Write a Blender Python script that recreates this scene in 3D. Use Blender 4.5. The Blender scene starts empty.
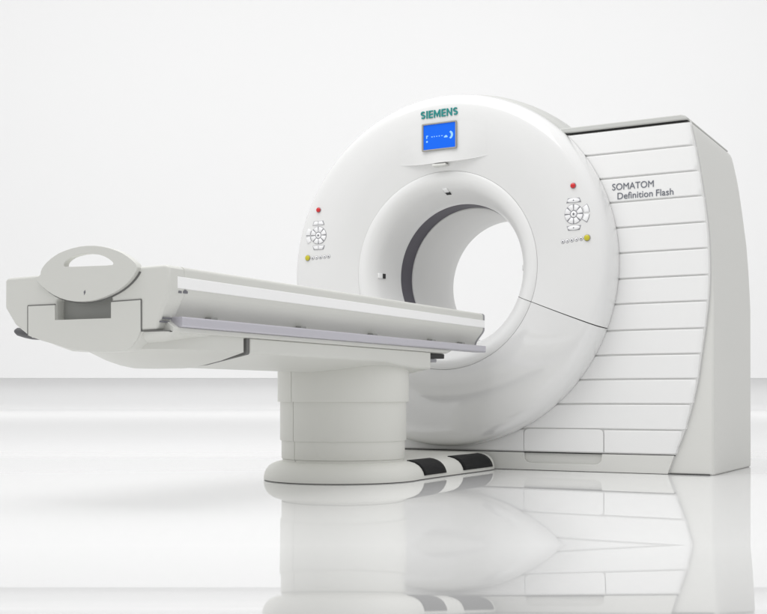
import bpy, bmesh, math
from mathutils import Vector
C = bpy.data.collections.new('scanner_room'); bpy.context.scene.collection.children.link(C)
sc = bpy.context.scene
PI = math.pi

# ------------------------------------------------------------------ materials
def mat(name, col, rough=.35, metal=0, coat=0, spec=.5, var=.03, bump=0.0, bscale=300, emit=0, rv=.03):
    m = bpy.data.materials.new(name); m.use_nodes = True
    nt = m.node_tree; b = nt.nodes['Principled BSDF']
    b.inputs['Base Color'].default_value = (*col, 1); b.inputs['Roughness'].default_value = rough
    b.inputs['Metallic'].default_value = metal; b.inputs['Coat Weight'].default_value = coat
    b.inputs['Coat Roughness'].default_value = .06; b.inputs['Specular IOR Level'].default_value = spec
    tc = nt.nodes.new('ShaderNodeTexCoord')
    n = nt.nodes.new('ShaderNodeTexNoise'); n.inputs['Scale'].default_value = 3.2; n.inputs['Detail'].default_value = 5
    nt.links.new(tc.outputs['Object'], n.inputs['Vector'])
    mr = nt.nodes.new('ShaderNodeMapRange')
    mr.inputs['To Min'].default_value = max(0, rough-rv); mr.inputs['To Max'].default_value = rough+rv
    nt.links.new(n.outputs['Fac'], mr.inputs['Value']); nt.links.new(mr.outputs['Result'], b.inputs['Roughness'])
    if var:
        mx = nt.nodes.new('ShaderNodeMix'); mx.data_type = 'RGBA'
        mx.inputs['A'].default_value = (*[c*(1-var) for c in col], 1)
        mx.inputs['B'].default_value = (*[min(1, c*(1+var)) for c in col], 1)
        nt.links.new(n.outputs['Fac'], mx.inputs['Factor']); nt.links.new(mx.outputs['Result'], b.inputs['Base Color'])
    if bump:
        n2 = nt.nodes.new('ShaderNodeTexNoise'); n2.inputs['Scale'].default_value = bscale
        nt.links.new(tc.outputs['Object'], n2.inputs['Vector'])
        bp = nt.nodes.new('ShaderNodeBump'); bp.inputs['Strength'].default_value = bump; bp.inputs['Distance'].default_value = .002
        nt.links.new(n2.outputs['Fac'], bp.inputs['Height']); nt.links.new(bp.outputs['Normal'], b.inputs['Normal'])
    if emit:
        b.inputs['Emission Color'].default_value = (*col, 1); b.inputs['Emission Strength'].default_value = emit
    return m
M = {
 'white':  mat('gloss_white_cover', (.78,.78,.775), .22, coat=1, var=0, rv=.004),
 'funnel': mat('satin_white_funnel', (.80,.80,.795), .34, coat=.3, var=0, rv=.004),
 'slat':   mat('white_slats', (.85,.85,.845), .42, var=.012, bump=.08),
 'grey':   mat('warm_grey_housing', (.695,.695,.668), .45, var=.015, bump=.1),
 'tube':   mat('pale_tube', (.80,.80,.79), .45, var=.0),
 'tgrey':  mat('table_grey', (.665,.667,.632), .42, var=.015, bump=.1),
 'tgrey2': mat('column_grey', (.735,.735,.695), .5, var=.015, bump=.1),
 'stripe': mat('white_stripe', (.95,.95,.95), .3, var=.0),
 'rail':   mat('brushed_rail', (.56,.55,.60), .38, metal=.35, var=.02),
 'ring':   mat('dark_window_ring', (.10,.094,.115), .5, spec=.25),
 'dark':   mat('dark_gap', (.03,.03,.03), .7),
 'seam':   mat('seam_grey', (.16,.16,.155), .7),
 'shell':  mat('grey_shell', (.54,.545,.525), .45, var=.015),
 'rubber': mat('black_rubber', (.006,.006,.007), .6, spec=.25, bump=.4, bscale=160),
 'knob':   mat('dark_grey_plastic', (.10,.10,.105), .5),
 'red':    mat('red_button', (.62,.01,.015), .25, coat=.5),
 'yellow': mat('yellow_button', (.56,.50,.02), .3, coat=.3),
 'btn':    mat('white_button', (.88,.88,.89), .35),
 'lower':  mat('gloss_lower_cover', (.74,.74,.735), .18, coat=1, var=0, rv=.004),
 'pad':    mat('keypad_grey', (.30,.30,.32), .5),
 'groove': mat('groove_grey', (.66,.66,.65), .6),
 'slot':   mat('slot_grey', (.34,.345,.33), .5),
 'ink':    mat('grey_ink', (.16,.16,.18), .5),
 'navy':   mat('dark_lettering', (.14,.15,.18), .5),
 'teal':   mat('teal_lettering', (.01,.24,.23), .4),
 'frame':  mat('display_frame', (.33,.32,.29), .4),
 'screen': mat('blue_screen', (.004,.10,.62), .35, spec=.2, var=0, emit=.42),
 'glyph':  mat('screen_glyph', (.25,.5,.9), .3, var=0, emit=.35),
 'lens':   mat('bright_lens', (.92,.92,.92), .15, coat=1),
}

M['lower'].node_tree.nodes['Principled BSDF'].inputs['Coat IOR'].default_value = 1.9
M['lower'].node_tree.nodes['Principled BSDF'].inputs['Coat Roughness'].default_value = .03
# ------------------------------------------------------------------ helpers
def mesh(name, verts, faces, m, parent=None, smooth=True, ang=32, bevel=0, seg=2):
    me = bpy.data.meshes.new(name)
    me.from_pydata([tuple(v) for v in verts], [], faces)
    bm = bmesh.new(); bm.from_mesh(me)
    bmesh.ops.remove_doubles(bm, verts=bm.verts, dist=1e-5)
    bmesh.ops.recalc_face_normals(bm, faces=bm.faces)
    bm.to_mesh(me); bm.free()
    if smooth:
        me.shade_smooth(); me.set_sharp_from_angle(angle=math.radians(ang))
    me.materials.append(M[m] if isinstance(m, str) else m)
    o = bpy.data.objects.new(name, me); C.objects.link(o)
    if parent is not None: o.parent = parent
    if bevel:
        b = o.modifiers.new('bevel', 'BEVEL'); b.width = bevel; b.segments = seg
        b.limit_method = 'ANGLE'; b.angle_limit = math.radians(35); b.harden_normals = False
        b.miter_outer = 'MITER_ARC'
    return o

class G:
    def __init__(s): s.v = []; s.f = []
    def add(s, v, f):
        n = len(s.v); s.v += [tuple(x) for x in v]; s.f += [tuple(i+n for i in q) for q in f]; return s
    def box(s, x0, x1, y0, y1, z0, z1):
        return s.add([(x0,y0,z0),(x1,y0,z0),(x1,y1,z0),(x0,y1,z0),(x0,y0,z1),(x1,y0,z1),(x1,y1,z1),(x0,y1,z1)],
                     [(0,3,2,1),(4,5,6,7),(0,1,5,4),(1,2,6,5),(2,3,7,6),(3,0,4,7)])
    def prism(s, pts, y0, y1):            # polygon in x,z pushed along y
        n = len(pts)
        return s.add([(x,y0,z) for x,z in pts]+[(x,y1,z) for x,z in pts],
                     [tuple(range(n)), tuple(range(2*n-1,n-1,-1))]+[(i,(i+1)%n,n+(i+1)%n,n+i) for i in range(n)])
    def rings(s, rs, cap=True):           # list of closed rings of equal count
        n = len(rs[0]); v = [p for r in rs for p in r]; f = []
        for k in range(len(rs)-1):
            for i in range(n): j = (i+1)%n; f.append((k*n+i,k*n+j,(k+1)*n+j,(k+1)*n+i))
        if cap: f.append(tuple(range(n))); f.append(tuple(range((len(rs)-1)*n, len(rs)*n)))
        return s.add(v, f)
    def grid(s, rows, closed=False):
        n = len(rows[0]); v = [p for r in rows for p in r]; f = []
        for k in range(len(rows)-1):
            for i in range(n-1): f.append((k*n+i,k*n+i+1,(k+1)*n+i+1,(k+1)*n+i))
        return s.add(v, f)
    def out(s, name, m, parent=None, **k): return mesh(name, s.v, s.f, m, parent, **k)

def holed_prism(name, outer, holes, y0, y1, m, parent, bevel=0, seg=2):
    bm = bmesh.new(); E = []
    for loop in [outer]+holes:
        vs = [bm.verts.new((x, y0, z)) for x, z in loop]
        E += [bm.edges.new((vs[i], vs[(i+1) % len(vs)])) for i in range(len(vs))]
    bmesh.ops.triangle_fill(bm, use_beauty=True, use_dissolve=False, edges=E)
    bmesh.ops.dissolve_limit(bm, angle_limit=.01, verts=bm.verts, edges=bm.edges, delimit=set())
    r = bmesh.ops.extrude_face_region(bm, geom=bm.faces[:])
    bmesh.ops.translate(bm, vec=(0, y1-y0, 0), verts=[g for g in r['geom'] if isinstance(g, bmesh.types.BMVert)])
    bm.verts.index_update()
    V = [v.co[:] for v in bm.verts]; F = [tuple(v.index for v in f.verts) for f in bm.faces]; bm.free()
    return mesh(name, V, F, m, parent, bevel=bevel, seg=seg)

def smooth_loop(pts, it=2):               # corner cutting
    for _ in range(it):
        q = []
        for i in range(len(pts)):
            a, b = pts[i], pts[(i+1) % len(pts)]
            q += [(a[0]*.75+b[0]*.25, a[1]*.75+b[1]*.25), (a[0]*.25+b[0]*.75, a[1]*.25+b[1]*.75)]
        pts = q
    return pts
def rrect(x0, x1, z0, z1, r, n=6, corners=(1,1,1,1)):
    P = []
    for k, (cx, cz, a0) in enumerate([(x1-r,z1-r,0),(x0+r,z1-r,90),(x0+r,z0+r,180),(x1-r,z0+r,270)]):
        if corners[k]:
            for i in range(n+1):
                a = math.radians(a0+90*i/n); P.append((cx+r*math.cos(a), cz+r*math.sin(a)))
        else: P.append(((x1 if k in (0,3) else x0), (z1 if k < 2 else z0)))
    return P
def empty(name, loc, label, cat):
    o = bpy.data.objects.new(name, None); C.objects.link(o); o.location = loc
    o.empty_display_size = .2; o['label'] = label; o['category'] = cat
    return o
def text(name, body, size, loc, rot, m, parent, ext=.0012, off=0, sx=1, shear=0, spacing=1):
    cu = bpy.data.curves.new(name, 'FONT'); cu.body = body; cu.size = size; cu.extrude = ext; cu.offset = off
    cu.shear = shear; cu.space_character = spacing; cu.align_x = 'LEFT'; cu.resolution_u = 6
    t = bpy.data.objects.new(name+'_curve', cu); C.objects.link(t)
    bpy.context.view_layer.update()
    me = bpy.data.meshes.new_from_object(t.evaluated_get(bpy.context.evaluated_depsgraph_get()))
    bpy.data.objects.remove(t); me.materials.clear(); me.materials.append(M[m])
    o = bpy.data.objects.new(name, me); C.objects.link(o); o.parent = parent
    o.location = loc; o.rotation_euler = rot; o.scale = (sx, 1, 1)
    return o

# ------------------------------------------------------------------ camera numbers
CAM = Vector((2.9031, -5.9849, .3957)); YAW = .5048; F = 1166.4
V2 = Vector((-math.sin(YAW), math.cos(YAW))); R2 = Vector((math.cos(YAW), math.sin(YAW)))
def stage(t, s, z):                        # the room is set out square to the stage front
    return (CAM.x+V2.x*t+R2.x*s, CAM.y+V2.y*t+R2.y*s, z)

# ------------------------------------------------------------------ the setting
def floor_material():
    m = bpy.data.materials.new('polished_white_floor'); m.use_nodes = True; nt = m.node_tree
    b = nt.nodes['Principled BSDF']; b.inputs['Base Color'].default_value = (.84,.84,.84,1)
    b.inputs['Roughness'].default_value = .035; b.inputs['IOR'].default_value = 1.58
    # the polish is fresh round the machine and dulls towards the back of the hall
    tc = nt.nodes.new('ShaderNodeTexCoord'); n = nt.nodes.new('ShaderNodeTexNoise'); n.inputs['Scale'].default_value = 1.3
    nt.links.new(tc.outputs['Object'], n.inputs['Vector'])
    mr = nt.nodes.new('ShaderNodeMapRange'); mr.inputs['To Min'].default_value = .014; mr.inputs['To Max'].default_value = .024
    nt.links.new(n.outputs['Fac'], mr.inputs['Value'])
    dt = nt.nodes.new('ShaderNodeVectorMath'); dt.operation = 'DOT_PRODUCT'; dt.inputs[1].default_value = (V2.x, V2.y, 0)
    nt.links.new(tc.outputs['Object'], dt.inputs[0])
    m2 = nt.nodes.new('ShaderNodeMapRange'); base = V2.x*CAM.x+V2.y*CAM.y; m2.interpolation_type = 'SMOOTHSTEP'
    m2.inputs['From Min'].default_value = base+7.0; m2.inputs['From Max'].default_value = base+10.5; m2.inputs['To Max'].default_value = .55
    nt.links.new(dt.outputs['Value'], m2.inputs['Value'])
    ad = nt.nodes.new('ShaderNodeMath'); nt.links.new(mr.outputs['Result'], ad.inputs[0]); nt.links.new(m2.outputs['Result'], ad.inputs[1])
    nt.links.new(ad.outputs['Value'], b.inputs['Roughness'])
    m3 = nt.nodes.new('ShaderNodeMapRange'); m3.inputs['From Min'].default_value = 0; m3.inputs['From Max'].default_value = .55
    m3.inputs['To Min'].default_value = .5; m3.inputs['To Max'].default_value = .03
    nt.links.new(m2.outputs['Result'], m3.inputs['Value']); nt.links.new(m3.outputs['Result'], b.inputs['Specular IOR Level'])
    return m
fm = floor_material()
WALL_T = 40.0; PROUD = .44; EDGE_Z = .3957+20.7/F*WALL_T
# polished floor; shallow upswept front lip is added, shaped to flip the reflection
D = 5.9; H = .3957; t = 3.154; z = 0.0; d0 = math.atan(H/t)
prof = [(t, z)]; dt = .01
while t > 1.75:
    d = math.atan((H-z)/t); h = D*math.tan(2*d0-d)-H; e = math.atan((h-z)/(D-t))
    z += math.tan(max(0, (d-e)/2))*dt; t -= dt; prof.append((t, z))
for k in range(30): t -= .05; z += .0045*max(0, 1-k/20); prof.append((t, z))
rows = [[stage(t, s, z) for s in (-30, -6, 0, 6, 30)] for t, z in reversed(prof)]
rc = .22; WT = WALL_T+PROUD
rows += [[stage(t, s, 0) for s in (-30,-6,0,6,30)] for t in (5, 8, 11, 20, 30, WT-rc)]
g = G(); g.grid(rows)
fl = g.out('floor', fm, ang=60); fl['kind'] = 'structure'
wm = mat('white_backdrop', (.90,.90,.90), .8, spec=.1, var=0)
g = G()
low = [(WT-rc, 0)]+[(WT-rc+rc*math.sin(a), rc-rc*math.cos(a)) for a in [PI/2*i/10 for i in range(1, 11)]]+[(WT, 2.6)]

g.grid([[stage(t, s, z) for s in (-30, 0, 30)] for t, z in low])
w = g.out('wall_base', wm, ang=60); w['kind'] = 'structure'
g = G()
v = [stage(t, s, z) for t in (WALL_T, WALL_T+PROUD-.01) for s, z in ((-30,EDGE_Z),(30,EDGE_Z),(30,30),(-30,30))]
g.add(v, [(0,1,2,3),(7,6,5,4),(0,4,5,1),(1,5,6,2),(2,6,7,3),(3,7,4,0)])
w = g.out('wall_panel', wm, smooth=False); w['kind'] = 'structure'

# ------------------------------------------------------------------ THE GANTRY
ZC = 1.1247
gan = empty('scanner_gantry', (0, 0, 0), 'large white ring shaped scanner with slatted side cabinet, blue display and round opening', 'medical scanner')
domep = [(.30,.05),(.562,-.018),(.60,-.030),(.65,-.045),(.70,-.058),(.75,-.067),(.80,-.073),(.85,-.076),(.89,-.0765),(.92,-.075),(.94,-.072),
         (.957,-.066),(.972,-.055),(.984,-.039),(.992,-.018),(.998,.008),(1.0,.035),(.998,.0600)]
def dome_y(x, z):
    r = math.hypot(x, z-ZC)
    for (a, ya), (b, yb) in zip(domep, domep[1:]):
        if a <= r <= b: return ya+(yb-ya)*(r-a)/(b-a)
    return domep[-1][1]
def revolve(prof, a0, a1, n, g=None):
    g = g or G(); rows = []
    for i in range(n+1):
        a = math.radians(a0+(a1-a0)*i/n)
        rows.append([(r*math.cos(a), y, ZC+r*math.sin(a)) for r, y in prof])
    g.grid(rows); return g
def fine(p, k=3):                          # smooth a profile (Catmull-Rom)
    q = []
    for i in range(len(p)-1):
        a, b, c, d = p[max(i-1,0)], p[i], p[i+1], p[min(i+2,len(p)-1)]
        for j in range(k):
            t = j/k
            q.append(tuple(.5*((2*b[m])+(-a[m]+c[m])*t+(2*a[m]-5*b[m]+4*c[m]-d[m])*t*t+(-a[m]+3*b[m]-3*c[m]+d[m])*t**3) for m in (0,1)))
    return q+[p[-1]]
cov = [(.5638,-.010)]+[(.5642,-.0175)]+fine(domep[2:])
SEAM = -20.7; GAP = .16
revolve(cov, SEAM+GAP, 180-SEAM-GAP, 220).out('front_cover', 'white', gan, ang=50)
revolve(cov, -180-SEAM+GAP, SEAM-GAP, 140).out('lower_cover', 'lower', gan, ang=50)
fun = [(.5630,-.010),(.5628,-.0185),(.559,-.0200)]+fine([(.55,-.022),(.53,-.021),(.51,-.014),(.49,.000),(.47,.022),(.455,.048),(.443,.078),(.432,.115),(.421,.16),(.414,.195),(.411,.232)])
revolve(fun, SEAM+GAP, 180-SEAM-GAP, 200).out('opening_funnel', 'funnel', gan, ang=50)
revolve(fun, -180-SEAM+GAP, SEAM-GAP, 130).out('opening_funnel', 'funnel', gan, ang=50)
# dark backing that shows in the seams
revolve([(.42,.225),(.45,.09),(.50,.012),(.565,-.008),(.62,-.018),(.80,-.058),(.9,-.060),(.96,-.045),(.985,.02),(.98,.062)], 0, 360, 180).out('seam_backing', 'seam', gan)
revolve([(.409,.232),(.4115,.232),(.4115,.375),(.409,.375)], 0, 360, 200).out('scan_window_ring', 'ring', gan)
revolve([(.420,.374),(.406,.374),(.403,.378),(.402,.60),(.404,.85),(.41,.96),(.424,.992),(.46,.998)], 0, 360, 200).out('bore_tube', 'tube', gan, ang=50)

# housing: extruded outline with the opening left through it
R_OUT = [(0,1.493),(.30,1.493),(.70,1.493),(.9,1.491),(1.0,1.487),(1.134,1.48),(1.289,1.468),(1.471,1.445),(1.60,1.427),(1.68,1.413),(1.76,1.396),(1.80,1.386),(1.822,1.377),(1.835,1.366),(1.84,1.350)]
outl = [(-.6,0.0),(1.493,0.0)]+[(x,z) for z,x in R_OUT[1:]]+[(-.25,1.84)]+[(-.6,1.6)]
def annulus(outline, r, y0, y1, name, m, parent):
    hole = [(r*math.cos(2*PI*i/160), ZC+r*math.sin(2*PI*i/160)) for i in range(160)]
    return holed_prism(name, outline, [hole], y0, y1, m, parent)
hs = annulus(outl, .445, .085, .99, 'housing', 'grey', gan)
b = hs.modifiers.new('bevel', 'BEVEL'); b.width = .012; b.segments = 3; b.limit_method = 'ANGLE'; b.angle_limit = math.radians(40)
# round shroud behind the front disc
dr = [(.90,.068)]+fine([(.985,.070),(1.008,.085),(1.022,.12),(1.030,.18),(1.032,.26),(1.024,.31),(.995,.35),(.93,.37)], 4)+[(.46,.372)]
revolve(dr, -8, 200, 200).out('drum_shroud', 'shell', gan, ang=60)
# top cap
cap = [(.40,1.8435),(1.362,1.8435),(1.360,1.852),(1.348,1.864),(1.325,1.872),(.40,1.872)]
G().prism(cap, .060, .992).out('top_cap', 'shell', gan, bevel=.006)
G().prism([(.30,1.8385),(1.356,1.8385),(1.356,1.8435),(.30,1.8435)], .075, .98).out('cap_gasket', 'dark', gan, smooth=False)

# slatted panel
ZS = [.1069,.2351,.3714,.503,.6324,.7633,.9036,1.0374,1.1745,1.3102,1.4467,1.5778,1.7112,1.8365]
EDGE = [(-.003,1.256),(.102,1.293),(.233,1.345),(.441,1.402),(.621,1.430),(.775,1.452),(.903,1.466),(1.005,1.472),(1.134,1.4715),(1.289,1.462),(1.471,1.438),(1.68,1.404),(1.844,1.369)]
EDGE = fine(EDGE, 4)
def edge_x(z):
    for (a, xa), (b, xb) in zip(EDGE, EDGE[1:]):
        if a <= z <= b: return xa+(xb-xa)*(z-a)/(b-a)
    return EDGE[-1][1]
g = G(); YP = .062
flapx = (.45, .912)
for k in range(13):
    z0, z1 = ZS[k], ZS[k+1]-.0085
    segs = [(-.6, None)] if k else [(-.6, flapx[0]-.002), (flapx[1]+.002, None)]
    for xa, xb in segs:
        rows = []
        for j in range(7):
            z = z0+(z1-z0)*j/6; xe = edge_x(z) if xb is None else xb
            bz = .004*(1 if j in (0, 6) else 0)
            xs = max(xa, math.sqrt(max(0, .72**2-(z-ZC)**2)) if abs(z-ZC) < .72 else xa)
            if xb is None: prof = [(xs,.0+bz),(xe-.035,bz),(xe-.016,.003+bz),(xe-.006,.009+bz),(xe,.022)]
            else: prof = [(xa,bz),(xb-.003,bz),(xb,.004+bz),(xb,.022),(xb,.0225)]
            rows.append([(x, YP+y, z) for x, y in prof])
        # lips top and bottom turn back into the groove
        rows = [[(x, YP+.022, z) for x, y, z in rows[0]]]+[rows[0]]+[[(x, y, zz) for (x, y, _), zz in zip(rows[1], [z0+.004]*9)]]+rows[2:-2]+[[(x, y, zz) for (x, y, _), zz in zip(rows[-2], [z1-.004]*9)]]+[rows[-1]]+[[(x, YP+.022, z) for x, y, z in rows[-1]]]
        g.grid(rows)
g.out('slatted_panel', 'slat', gan, ang=28)
g = G()
zz = [p[0] for p in EDGE if p[0] > .09]
bk = [(-.58, .104)]+[(edge_x(z)+.001, z) for z in zz if z < 1.834]+[(.3,1.834)]+[(.70*math.cos(a), ZC+.70*math.sin(a)) for a in [math.radians(75-150*i/30) for i in range(31)]]+[(-.58,.42)]
holed_prism('panel_backing', bk, [], YP+.0085, .0845, 'groove', gan)
# plinth under the slats
g = G(); pl = [(-.6,.002)]+[(edge_x(z)-.002, z) for z in (.002,.03,.06,.098)]+[(.90,.098)]+[(.895,.06),(.88,.045),(.86,.040),(.49,.040),(.47,.045),(.456,.06),(.45,.098)]+[(-.6,.098)]
g.prism(pl, .066, .0848).out('plinth', 'grey', gan, bevel=.002)
G().prism([(-.6,.096),(edge_x(.1),.096),(edge_x(.1),.1055),(-.6,.1055)], .074, .0846).out('plinth_gap', 'dark', gan, smooth=False)
G().prism([(-.6,0),(1.47,0),(1.47,.004),(-.6,.004)], .08, .9).out('foot_gasket', 'dark', gan, smooth=False)
# access flap with finger recess
fl_ = rrect(flapx[0]+.002, flapx[1]-.002, .1075, .2300, .028, corners=(1,1,0,0))
fp = G().prism(fl_, YP+.001, .08).out('access_flap', 'slat', gan, bevel=.003)
# dark line between cabinet front and side
rowsE = []
for z, x in [(p[0], p[1]) for p in EDGE]:
    z = max(z, .003); rowsE.append([(x-.004, .0830, z), (x+.004, .0832, z), (x+.005, .0842, z)])
G().grid(rowsE).out('edge_seam', 'groove', gan, smooth=False)

# hood round the display
g = G(); rows = []; nx, nz = 40, 24
def hood_pt(i, j):
    u = -1+2*i/nx; x = .012+.275*u
    zb = 1.728+.014*u*u+.016*(u+1)/2*.4; zt = 1.95
    z = zb+(zt-zb)*j/nz
    w = max(0, 1-u*u)**1.5; d = dome_y(x, z)
    flat = -.0760*min(1, 1)
    y = d+(min(d, flat)-d)*w-.0004
    return (x, y, z)
for j in range(nz+1): rows.append([hood_pt(i, j) for i in range(nx+1)])
under = [(x, dome_y(x, z)+.004, z-.003) for x, y, z in rows[0]]
g.grid([under, [(x, y, z-.0035) for x, y, z in rows[0]]]+rows)
hood = g.out('display_hood', 'white', gan, ang=40)
G().prism(rrect(-.050, .035, 1.711, 1.7235, .004), -.074, -.03).out('hood_latch', 'grey', gan, bevel=.002)
# display
fr = holed_prism('display', rrect(-.109,.109,1.797,1.953,.006,4), [rrect(-.099,.101,1.805,1.945,.003,3)], -.0865, -.0775, 'frame', gan, bevel=.0015)
G().prism(rrect(-.1,.102,1.804,1.946,.003,3), -.0815, -.078).out('screen', 'screen', fr)
g = G()
for x0, z0, w, h in [(-.082,1.868,.006,.018),(-.082,1.846,.010,.010),(-.076,1.880,.006,.006),(-.050,1.873,.009,.005),(-.034,1.873,.006,.006),(-.020,1.874,.009,.004),(-.003,1.873,.006,.006),(.012,1.874,.010,.004)]:
    g.prism(rrect(x0, x0+w, z0, z0+h, .0015, 2), -.0822, -.0814)
arc = [(.062+.024*math.cos(a), 1.876+.024*math.sin(a)) for a in [math.radians(-70+14*i) for i in range(11)]]
arc += [(.058+.015*math.cos(a), 1.876+.016*math.sin(a)) for a in [math.radians(70-14*i) for i in range(11)]]
g.prism(arc, -.0822, -.0814); g.prism([(.030,1.864),(.052,1.864),(.052,1.870),(.043,1.878),(.030,1.870)], -.0822, -.0814)
g.out('screen_glyphs', 'glyph', fr, smooth=False)
def stroke(g, pts, w, y0, y1):
    n = len(pts); L = []; Rr = []
    for i in range(n):
        p0, p1 = pts[max(i-1, 0)], pts[min(i+1, n-1)]
        dx, dz = p1[0]-p0[0], p1[1]-p0[1]; l = math.hypot(dx, dz) or 1
        L.append((pts[i][0]-dz/l*w/2, pts[i][1]+dx/l*w/2)); Rr.append((pts[i][0]+dz/l*w/2, pts[i][1]-dx/l*w/2))
    for i in range(n-1): g.prism([L[i], L[i+1], Rr[i+1], Rr[i]], y0, y1)
def s_path(x, z, w, h, t):
    P = []
    r = (h-t)/4; cx = x+w/2; rx = (w-t)/2
    for i in range(13): a = math.radians(35+235*i/12); P.append((cx+rx*math.cos(a), z+h-t/2-r+r*math.sin(a)))
    for i in range(1, 13): a = math.radians(90-235*i/12); P.append((cx+rx*math.cos(a), z+t/2+r+r*math.sin(a)))
    return P
g = G(); x = -.118; h = .0425; t = .0088; lz = 1.984
def glyph(ch, x):
    y0, y1 = -.0815, -.0745
    bar = lambda a, b, c, d: g.prism([(a, c), (b, c), (b, d), (a, d)], y0, y1)
    if ch == 'I': bar(x, x+t, lz, lz+h); return t
    if ch == 'E':
        w = .026; bar(x, x+t, lz, lz+h)
        for q in (0, (h-t*.85)/2, h-t*.85): bar(x+t, x+w, lz+q, lz+q+t*.85)
        return w
    if ch == 'N':
        w = .034; bar(x, x+t*.95, lz, lz+h); bar(x+w-t*.95, x+w, lz, lz+h)
        g.prism([(x+t*.95, lz+h), (x+t*.95, lz+h-t*1.5), (x+w-t*.95, lz), (x+w-t*.95, lz+t*1.5)], y0, y1); return w
    if ch == 'M':
        w = .042; bar(x, x+t*.95, lz, lz+h); bar(x+w-t*.95, x+w, lz, lz+h); m = x+w/2
        g.prism([(x+t*.95, lz+h), (x+t*.95, lz+h-t*1.7), (m, lz), (m, lz+t*2.0)], y0, y1)
        g.prism([(x+w-t*.95, lz+h), (m, lz+t*2.0), (m, lz), (x+w-t*.95, lz+h-t*1.7)], y0, y1); return w
    w = .029; stroke(g, s_path(x, lz, w, h, t*.92), t*.92, y0, y1); return w
for ch in 'SIEMENS': x += glyph(ch, x)+.0062
g.out('maker_lettering', 'teal', gan, smooth=False)
text('model_lettering', 'SOMATOM', .050, (.957, YP-.0015, 1.5085), (PI/2, 0, 0), 'navy', gan, sx=.93)
t1 = text('model_lettering', 'Definition', .050, (.984, YP-.0015, 1.4585), (PI/2, 0, 0), 'navy', gan, sx=.98)
wd = max(v.co.x for v in t1.data.vertices)*.98
text('model_lettering', 'Flash', .050, (.984+wd+.014, YP-.0015, 1.4585), (PI/2, 0, 0), 'navy', gan, sx=.98)

# control panels on the disc, each button its own sub-part
def slab(pts, lift, thick, name, m, parent):     # polygon laid on the domed cover
    n = len(pts)
    top = [(x, dome_y(x, z)-lift-thick, z) for x, z in pts]; bot = [(x, dome_y(x, z)-lift+.003, z) for x, z in pts]
    ix = sum(p[0] for p in pts)/n; iz = sum(p[1] for p in pts)/n
    rim = [(x*.94+ix*.06, dome_y(x, z)-lift-thick-.0008, z*.94+iz*.06) for x, z in pts]
    return G().rings([bot, top, rim]).out(name, m, parent, ang=60)
def disc(cx, cz, r, n=24): return [(cx+r*math.cos(2*PI*i/n), cz+r*math.sin(2*PI*i/n)) for i in range(n)]
def wedge(cx, cz, r0, r1, a0, a1, n=5):
    A = [math.radians(a0+(a1-a0)*i/n) for i in range(n+1)]
    return [(cx+r1*math.cos(a), cz+r1*math.sin(a)) for a in A]+[(cx+r0*math.cos(a), cz+r0*math.sin(a)) for a in reversed(A)]
def controls(cx, cz, side):
    base = slab(disc(cx, cz, .0535, 32), 0, .0008, 'control_panel', 'pad', gan)
    for k in range(8): slab(wedge(cx, cz, .0215, .0505, k*45+5, k*45+40), .001, .003, 'keypad_button', 'btn', base)
    slab(disc(cx, cz, .0165, 20), .001, .003, 'keypad_button', 'btn', base)
    slab([(cx-.007,cz),(cx,cz+.008),(cx+.007,cz),(cx,cz-.008)], .0045, .0004, 'keypad_mark', 'ink', base)
    for s in (-1, 1):                             # cap buttons above and below
        pts = [(cx-.038, cz+s*.062), (cx+.038, cz+s*.062), (cx+.030, cz+s*.084), (cx-.030, cz+s*.084)]
        slab([(cx+(x-cx)*1.1, cz+s*.072+(z-cz-s*.072)*1.16) for x, z in pts], 0, .0008, 'keypad_surround', 'pad', base)
        if side > 0:
            slab(smooth_loop(pts, 2), .001, .003, 'keypad_button', 'btn', base)
            slab(disc(cx, cz+s*.073, .0035, 10), .0045, .0004, 'keypad_mark', 'ink', base)
        else:
            slab([(cx-.037, cz+s*.063), (cx-.002, cz+s*.063), (cx-.002, cz+s*.083), (cx-.026, cz+s*.083)], .001, .003, 'keypad_button', 'btn', base)
            slab([(cx+.037, cz+s*.063), (cx+.002, cz+s*.063), (cx+.002, cz+s*.083), (cx+.026, cz+s*.083)], .001, .003, 'keypad_button', 'btn', base)
    for s in (-1, 1):
        a0, a1 = (4, 32) if s > 0 else (-32, -4)
        if side < 0: a0, a1 = 180-a1, 180-a0
        slab(wedge(cx, cz, .0565, .0885, a0-3*(s<0)+.5, a1+3*(s>0)-.5), 0, .0008, 'keypad_surround', 'pad', base)
        slab(wedge(cx, cz, .0590, .0860, a0, a1), .001, .003, 'keypad_button', 'btn', base)
    slab(disc(cx-.002*side, cz+.151, .0165), 0, .002, 'light_bezel', 'pad', base)
    slab(disc(cx-.002*side, cz+.151, .0135), .002, .007, 'red_button', 'red', base)
    yx, yz = cx+.075*side, cz-.131
    slab(disc(yx, yz, .0185), 0, .002, 'light_bezel', 'pad', base)
    slab(disc(yx, yz, .0155), .002, .006, 'yellow_button', 'yellow', base)
    for k in range(5):
        kx = yx-side*(.034+.0265*k); kz = yz-.002-.002*k*(1 if side > 0 else -.6)
        slab(disc(kx, kz, .0115, 16), 0, .0010, 'symbol_button', 'pad', base)
        slab(disc(kx, kz, .0095, 16), .001, .0010, 'symbol_button', 'btn', base)
        slab([(kx-.005, kz-.001), (kx+.004, kz+.005), (kx+.005, kz-.005)] if k % 2 else rrect(kx-.004, kx+.004, kz-.005, kz+.004, .001, 2), .0025, .0004, 'keypad_mark', 'ink', base)
controls(.792, 1.376, 1); controls(-.805, 1.371, -1)
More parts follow.
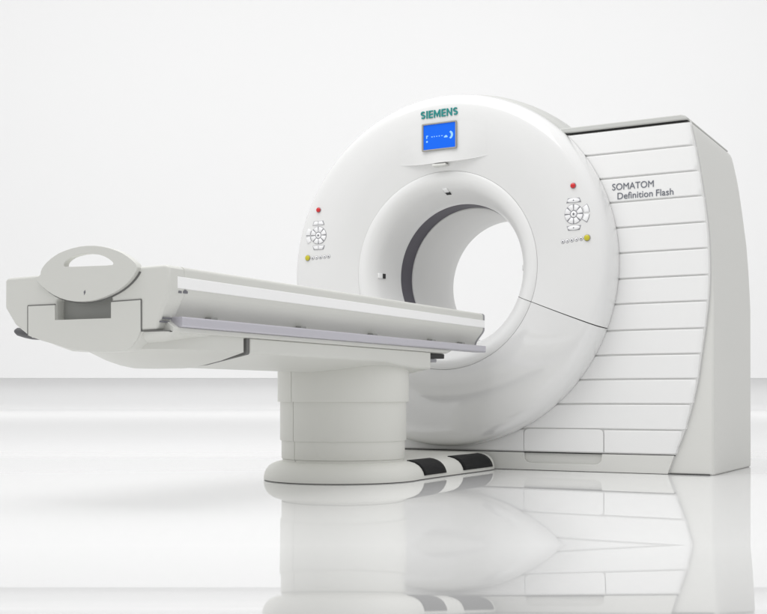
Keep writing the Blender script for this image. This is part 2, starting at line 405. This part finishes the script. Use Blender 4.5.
# positioning light windows in the funnel
def funnel_r(y):
    P = [(y_, r) for r, y_ in fun[4:]]
    for (a, ra), (b, rb) in zip(P, P[1:]):
        if a <= y <= b: return ra+(rb-ra)*(y-a)/(b-a)
    return .41
def patch(a, da, y0, y1, name, m, parent, lift=.002):
    g = G(); rows = []
    for i in range(5):
        t = a-da+2*da*i/4; rows.append([((funnel_r(y)-lift)*math.cos(t), y-.001, ZC+(funnel_r(y)-lift)*math.sin(t)) for y in [y0+(y1-y0)*j/4 for j in range(5)]])
    g.grid(rows); o = g.out(name, m, parent); s = o.modifiers.new('thick', 'SOLIDIFY'); s.thickness = .004; s.offset = 0
    return o
for a, y in ((PI/2+.03, .040), (PI+.005, .060), (0, .075)):
    lw = patch(a, .034, y-.025, y+.012, 'laser_window', 'lens', gan)
    patch(a-(.012 if abs(a-PI/2) < .1 else 0), .032, y+.004, y+.026, 'laser_aperture', 'dark', lw, .0032)

# ------------------------------------------------------------------ THE TABLE
tab = empty('patient_table', (-.05, -1.05, 0), 'pale grey patient table on a stepped round column, standing in front of the scanner', 'patient table')
tab_off = Vector((.05, 1.05, 0))
def T(g): g.v = [(v[0]+.05, v[1]+1.05, v[2]) for v in g.v]; return g
class GT(G):
    def out(s, name, m, parent=None, **k):
        T(s); return G.out(s, name, m, parent, **k)
XR, XL = .32, -.462; YE = -2.834; YF = -.168
right = [(.300,.8585),(.312,.856),(.3185,.850),(.320,.842),(.320,.775),(.3185,.764),(.312,.752),(.298,.735),(.284,.718),(.274,.703),(.270,.690),(.268,.679)]
sec = [(x, z) for x, z in right]
left = [(XL+XR-x, z) for x, z in reversed(right)]
# upper side gets the shallow cradle
mid = [(-.44,.8585),(-.40,.850),(-.30,.832),(-.15,.822),(0,.822),(.15,.832),(.25,.850)]
body = sec+left+mid[0:]
body = [p for i, p in enumerate(body) if i == 0 or p != body[i-1]]
g = GT(); rs = []
cx0 = (XR+XL)/2
for y, k in [(-2.75,1),(YF-.030,1),(YF-.012,.992),(YF,.972)]:
    rs.append([(cx0+(x-cx0)*k, y, .77+(z-.77)*(1-(1-k)*3)) for x, z in body])
g.rings(rs).out('tabletop', 'tgrey', tab, ang=40)
# dark trim on the far end
g = GT(); g.rings([[(cx0+(x-cx0)*k, y, .77+(z-.77)*(1+(k-1)*2)) for x, z in body] for y, k in [(YF-.026,1.003),(YF-.004,.998),(YF+.003,.985)]]).out('end_trim', 'pad', tab)
# bright stripe along the side
g = GT()
g.rings([rr for rr in [[(XR-.004,y,.8215),(XR+.0035,y,.8195),(XR+.0035,y,.7800),(XR-.004,y,.7780)] for y in (-2.790, YF-.012)]]).out('side_stripe', 'stripe', tab, bevel=.0015)
g = GT(); g.box(XR-.002, XR+.0030, -2.785, -2.768, .763, .771).box(XR-.002, XR+.0030, -2.760, -2.735, .764, .773).box(XR-.002, XR+.0035, -2.752, -2.742, .772, .776)
g.out('stripe_mark', 'ink', tab, smooth=False)
# lower carriage and rail
g = GT(); lo = [(.262,.682),(.268,.676),(.3135,.644),(.3135,.628),(.28,.624),(-.36,.624),(-.38,.64),(-.40,.682)]
g.rings([[(x, y, z) for x, z in lo] for y in (-2.80, -.62)]+[[(x-.03*(x > 0), -.50, z+.02*(z < .65)) for x, z in lo]]+[[(x-.05*(x > 0), -.40, z+.035*(z < .65)) for x, z in lo]]).out('carriage', 'tgrey', tab, ang=30, bevel=.002)
g = GT(); g.rings([[(.270,y,.682),(.326,y,.682),(.330,y,.678),(.330,y,.650),(.326,y,.646),(.270,y,.646)] for y in (-2.772, -.178)]).out('side_rail', 'rail', tab, bevel=.002)
g = GT(); g.box(.26,.2900,-2.822,-2.782,.672,.678).box(.26,.2865,-2.830,-2.790,.660,.665).out('rail_end_slot', 'ink', tab, smooth=False)
for y in (-2.55,-1.95,-1.35,-.75,-.40):
    g = GT(); g.box(.272,.300,y-.02,y+.02,.682,.694).out('rail_clip', 'slot', tab, bevel=.003)
# foot end cover
cover = [(-.464,.838),(-.459,.847),(-.448,.850),(-.30,.8515),(.146,.8565),(.300,.8585),(.314,.855),(.320,.846),(.322,.770),(.318,.752),(.308,.735),(.296,.715),(.285,.690),(.276,.660),(.268,.634),(.198,.632),(.180,.600),(.150,.572),(.125,.563),(.05,.561),(-.016,.563),(-.112,.570),(-.185,.586),(-.275,.608),(-.346,.630),(-.412,.671),(-.455,.725),(-.464,.737)]
slot = [(-.207,.683),(.061,.681),(.061,.760),(-.207,.760)]
ec = holed_prism('end_cover', [(x+.05, z) for x, z in cover], [[(x+.05, z) for x, z in slot]], YE+1.05, -2.745+1.05, 'tgrey', tab, bevel=.010, seg=4)
GT().box(-.205,.059,-2.79,-2.775,.684,.759).out('slot_back', 'slot', tab, smooth=False)
# seamed front panel
def off(pts, d):
    cx = sum(p[0] for p in pts)/len(pts); cz = sum(p[1] for p in pts)/len(pts)
    return [(cx+(x-cx)*(1+d), cz+(z-cz)*(1+d)) for x, z in pts]
pan = [(-.342,.739),(-.207,.738),(-.207,.683),(.061,.681),(.061,.738),(.196,.740),(.197,.632),(.178,.600),(.149,.5725),(.12,.5645),(.04,.562),(-.014,.564),(-.109,.572),(-.182,.588),(-.272,.609),(-.342,.630)]
GT().prism([(x, z) for x, z in pan], YE-.0035, YE+.001).out('front_panel', 'tgrey', tab, bevel=.0012)
def line(g, a, b, w, y0, y1):
    dx, dz = b[0]-a[0], b[1]-a[1]; l = math.hypot(dx, dz); nx, nz = -dz/l*w/2, dx/l*w/2
    return g.prism([(a[0]+nx,a[1]+nz),(b[0]+nx,b[1]+nz),(b[0]-nx,b[1]-nz),(a[0]-nx,a[1]-nz)], y0, y1)
for p, q in [((-.3445,.741),(-.208,.740)),((-.3445,.739),(-.3445,.628)),((.062,.740),(.199,.742)),((.199,.740),(.199,.632))]:
    line(GT(), p, q, .0034, YE-.0030, YE+.002).out('panel_seam', 'seam', tab, smooth=False)
# swing grip plate with its hand hole
ho = [(-.300,.843),(-.266,.845),(-.262,.868),(-.240,.890),(-.205,.911),(-.166,.927),(-.093,.941),(-.021,.943),(.049,.933),(.118,.911),(.165,.884),(.196,.858),(.186,.834),(.160,.808),(.125,.785),(.081,.766),(.021,.749),(-.045,.742),(-.117,.747),(-.185,.765),(-.245,.797)]
ho = smooth_loop(ho, 1)
hh = smooth_loop([(-.151,.874),(-.148,.889),(-.130,.900),(-.107,.909),(-.05,.916),(.011,.910),(.055,.895),(.082,.878),(.086,.870),(.078,.866),(-.03,.869),(-.14,.872)], 1)
gp = holed_prism('grip_plate', [(x+.05, z) for x, z in ho], [[(x+.05, z) for x, z in hh]], YE-.018+1.05, YE+.010+1.05, 'tgrey', tab, bevel=.010, seg=5)
lowarc = [p for p in ho if p[1] < .846]
lowarc.sort(key=lambda p: p[0])
g = GT()
cxm, czm = -.05, .90
rows = [[(x, YE-.0008, z) for x, z in lowarc], [(cxm+(x-cxm)*1.040, YE-.0008, czm+(z-czm)*1.040) for x, z in lowarc]]
g.grid(rows).out('grip_gap_shade', 'seam', tab, smooth=False)  # dark strip painted in for the shadow along the plate's lower arc
GT().prism([(-.053,.778),(-.046,.784),(-.044,.776),(-.050,.766)], YE-.0188, YE-.016).out('grip_mark', 'ink', gp, smooth=False).location = (0, 0, 0)
# rounded under-pan
g = GT(); n = 64
def pan_ring(z, x0, x1, y0, y1, p, bx=0, by=0):
    r = []
    for i in range(n):
        a = 2*PI*i/n; c, s = math.cos(a), math.sin(a)
        r.append(((x0+x1)/2+(x1-x0)/2*abs(c)**(2/p)*(1 if c > 0 else -1), (y0+y1)/2+(y1-y0)/2*abs(s)**(2/p)*(1 if s > 0 else -1), z))
    return r
g.rings([pan_ring(.629,-.33,.300,-2.822,-2.40,16), pan_ring(.620,-.33,.296,-2.818,-2.405,12), pan_ring(.594,-.30,.215,-2.80,-2.45,4),
         pan_ring(.572,-.22,.12,-2.80,-2.52,3)]).out('foot_pan', 'tgrey', tab, ang=40)
def dish_ring(z, x0, x1, y0, y1, p, q):
    r = []; cx, cy = (x0+x1)/2, y0+(y1-y0)*.62
    for i in range(96):
        a = 2*PI*i/96; c, s_ = math.cos(a), math.sin(a); e = q if s_ > 0 else p
        hy = (y1-cy) if s_ > 0 else (cy-y0)
        r.append((cx+(x1-x0)/2*abs(c)**(2/e)*(1 if c > 0 else -1), cy+hy*abs(s_)**(2/e)*(1 if s_ > 0 else -1), z))
    return r
g = GT()
g.rings([dish_ring(.6285,-.22,.302,-2.80,-2.350,2.2,14), dish_ring(.572,-.22,.302,-2.80,-2.350,2.2,14), dish_ring(.569,-.218,.298,-2.797,-2.353,2.2,12),
         dish_ring(.540,-.18,.235,-2.72,-2.38,2.15,5), dish_ring(.522,-.14,.17,-2.66,-2.40,2.05,3), dish_ring(.512,-.10,.11,-2.60,-2.43,2,2.4)]).out('foot_dish', 'tgrey', tab, ang=35)
GT().prism([(.300,.626),(.300,.570),(.295,.564),(.10,.527),(-.03,.515),(-.18,.530),(-.27,.563),(-.27,.626)], -2.352, -2.332).out('dish_seam', 'seam', tab, smooth=False)
GT().box(.197,.300,-2.8365,-2.80,.6295,.6330).out('carriage_seam', 'seam', tab, smooth=False)
GT().box(.15,.3065,-2.80,-2.34,.6275,.6310).out('carriage_seam', 'seam', tab, smooth=False)
# levelling knob
g = GT(); rs = []
for x, z, r in [(-.40,.640,.020),(-.46,.645,.021),(-.50,.650,.019),(-.535,.656,.016),(-.55,.658,.008)]:
    rs.append([(x, -2.70+r*math.cos(2*PI*i/16), z+r*math.sin(2*PI*i/16)) for i in range(16)])
g.rings(rs).out('release_lever', 'knob', tab)
# saddle
g = GT(); sd = [(.306,.626),(.306,.572),(.300,.566),(.10,.530),(-.03,.518),(-.18,.533),(-.275,.566),(-.28,.572),(-.28,.626)]
g.rings([[(x, y, z) for x, z in sd] for y in (-2.333, -1.25)]+[[(x, y, min(z, z if z > .6 else z-(k*.024))) for x, z in sd] for y, k in ((-1.1,.6),(-.95,1),(-.80,1))]).out('saddle', 'tgrey', tab, ang=25, bevel=.004)
g = GT(); g.box(-.38,.285,-.80,-.60,.600,.624).out('drive_block', 'dark', tab, bevel=.004)
g = GT(); g.box(-.38,.280,-.80,-.68,.580,.596).out('drive_tray', 'pad', tab, bevel=.003)
# telescopic column
GA = math.radians(-109)
def colring(r, z, n=180):
    out = []
    for i in range(n):
        a = 2*PI*i/n; out.append((-.05+r*math.cos(a), -1.05+r*math.sin(a), z))
    return out
def column(parts, name='column_section'):
    g = GT(); n = 180
    rs = []
    for r, z in parts:
        ring = []
        for i in range(n): a = GA+2*PI*(i+.5)/n; ring.append((-.05+r*math.cos(a), -1.05+r*math.sin(a), z))
        # narrow vertical groove at the closing edge
        q = []
        for i in (-3, 3): q.append(None)
        a1, a2 = GA-.0065, GA+.0065
        ring = [(-.05+r*math.cos(a2), -1.05+r*math.sin(a2), z)]+ring[:-1]+[(-.05+r*math.cos(a1), -1.05+r*math.sin(a1), z),
               (-.05+(r-.006)*math.cos(a1+.002), -1.05+(r-.006)*math.sin(a1+.002), z), (-.05+(r-.006)*math.cos(a2-.002), -1.05+(r-.006)*math.sin(a2-.002), z)]
        rs.append(ring)
    return g.rings(rs).out(name, 'tgrey2', tab, ang=40)
column([(.31,.60),(.3225,.565),(.3225,.384),(.3205,.3805),(.30,.3805)])
column([(.30,.40),(.3105,.392),(.3105,.196),(.3085,.1925),(.29,.1925)])
column([(.29,.21),(.3035,.205),(.3035,.108),(.302,.1045),(.28,.1045)])
column([(.28,.11),(.2985,.103),(.2985,.060)], 'column_skirt')
# floor base
def base_ring(w, z, n=30):
    R = [];
    for i in range(n+1):
        a = math.radians(180+180*i/n); R.append((-.05+.385*w*math.cos(a), -1.05+.40*w*math.sin(a), z))
    for y, hw in ((-.95,.374),(-.8,.366),(-.6,.362),(-.4,.360),(-.2,.360),(-.08,.358),(0,.352),(.040,.335),(.062,.30)): R.append((-.05+hw*w, y, z))
    for y, hw in ((.062,.30),(.040,.335),(0,.352),(-.08,.358),(-.2,.360),(-.4,.360),(-.6,.362),(-.8,.366),(-.95,.374)): R.append((-.05-hw*w, y, z))
    return R
BP = [(1.0,.004),(1.0,.018),(.992,.034),(.972,.052),(.940,.068),(.89,.081),(.82,.090),(.70,.095),(.50,.098)]
g = GT(); g.rings([base_ring(w, z) for w, z in BP]).out('floor_base', 'tgrey2', tab, ang=60)
g = GT(); g.rings([base_ring(.985, .0), base_ring(.985, .006)]).out('base_contact_shade', 'seam', tab)  # dark band standing in for the contact shadow between base and floor
def hw_at(y):
    P = [(-1.05,.385),(-.95,.374),(-.8,.366),(-.6,.362),(-.4,.360),(-.2,.360),(-.08,.358),(0,.352)]
    for (a, ha), (b, hb) in zip(P, P[1:]):
        if a <= y <= b: return ha+(hb-ha)*(y-a)/(b-a)
    return .35
def pedal(y0, y1):
    g = GT(); rows = []
    prof_ = [(1.0,.016),(.996,.028),(.985,.042),(.962,.058),(.93,.071),(.89,.081),(.84,.088),(.79,.0915)]
    for k, (w, z) in enumerate(prof_):
        sh = -.07*(k/7)**1.6
        rows.append([(-.05+hw_at(min(y,0))*w+.004, y+sh*.6, z+.004) for y in [y0+(y1-y0)*j/10 for j in range(11)]])
    g.grid(rows); o = g.out('foot_pedal', 'rubber', tab); s = o.modifiers.new('thick', 'SOLIDIFY'); s.thickness = .006; s.offset = -1
    return o
pedal(-.90,-.640); pedal(-.425,-.035)

# ------------------------------------------------------------------ light
WLO, WHI = .56, 1.15
w = bpy.data.worlds.new('World'); sc.world = w; w.use_nodes = True
nt = w.node_tree; bg = nt.nodes['Background']; bg.inputs['Color'].default_value = (1, 1, 1, 1)
tc = nt.nodes.new('ShaderNodeTexCoord'); sp = nt.nodes.new('ShaderNodeSeparateXYZ'); mr = nt.nodes.new('ShaderNodeMapRange')
mr.inputs['From Min'].default_value = 0; mr.inputs['From Max'].default_value = 1
mr.inputs['To Min'].default_value = WLO; mr.inputs['To Max'].default_value = WHI
nt.links.new(tc.outputs['Generated'], sp.inputs['Vector']); nt.links.new(sp.outputs['Z'], mr.inputs['Value'])
nt.links.new(mr.outputs['Result'], bg.inputs['Strength'])
def area(name, loc, target, size, power, sy=None):
    l = bpy.data.lights.new(name, 'AREA'); l.shape = 'RECTANGLE'; l.size = size; l.size_y = sy or size; l.energy = power
    o = bpy.data.objects.new(name, l); C.objects.link(o); o.location = loc
    o.rotation_euler = (Vector(target)-Vector(loc)).to_track_quat('-Z', 'Y').to_euler()
    return o
area('overhead_softbox', (-.5, -2.2, 5.2), (0, -.3, .6), 4.0, 130)
area('backdrop_softbox', stage(28, 0, 14), stage(40, 0, 4.5), 40, 1060, 14)

cam = bpy.data.cameras.new('camera'); co = bpy.data.objects.new('camera', cam); C.objects.link(co); sc.camera = co
co.location = CAM; co.rotation_euler = (PI/2, 0, YAW)
cam.sensor_fit = 'HORIZONTAL'; cam.sensor_width = 36; cam.lens = 36*F/767; cam.shift_y = 91.7/767
cam.clip_start = .05; cam.clip_end = 200
sc.view_settings.view_transform = 'Standard'; sc.view_settings.look = 'None'; sc.view_settings.exposure = 0; sc.view_settings.gamma = 1
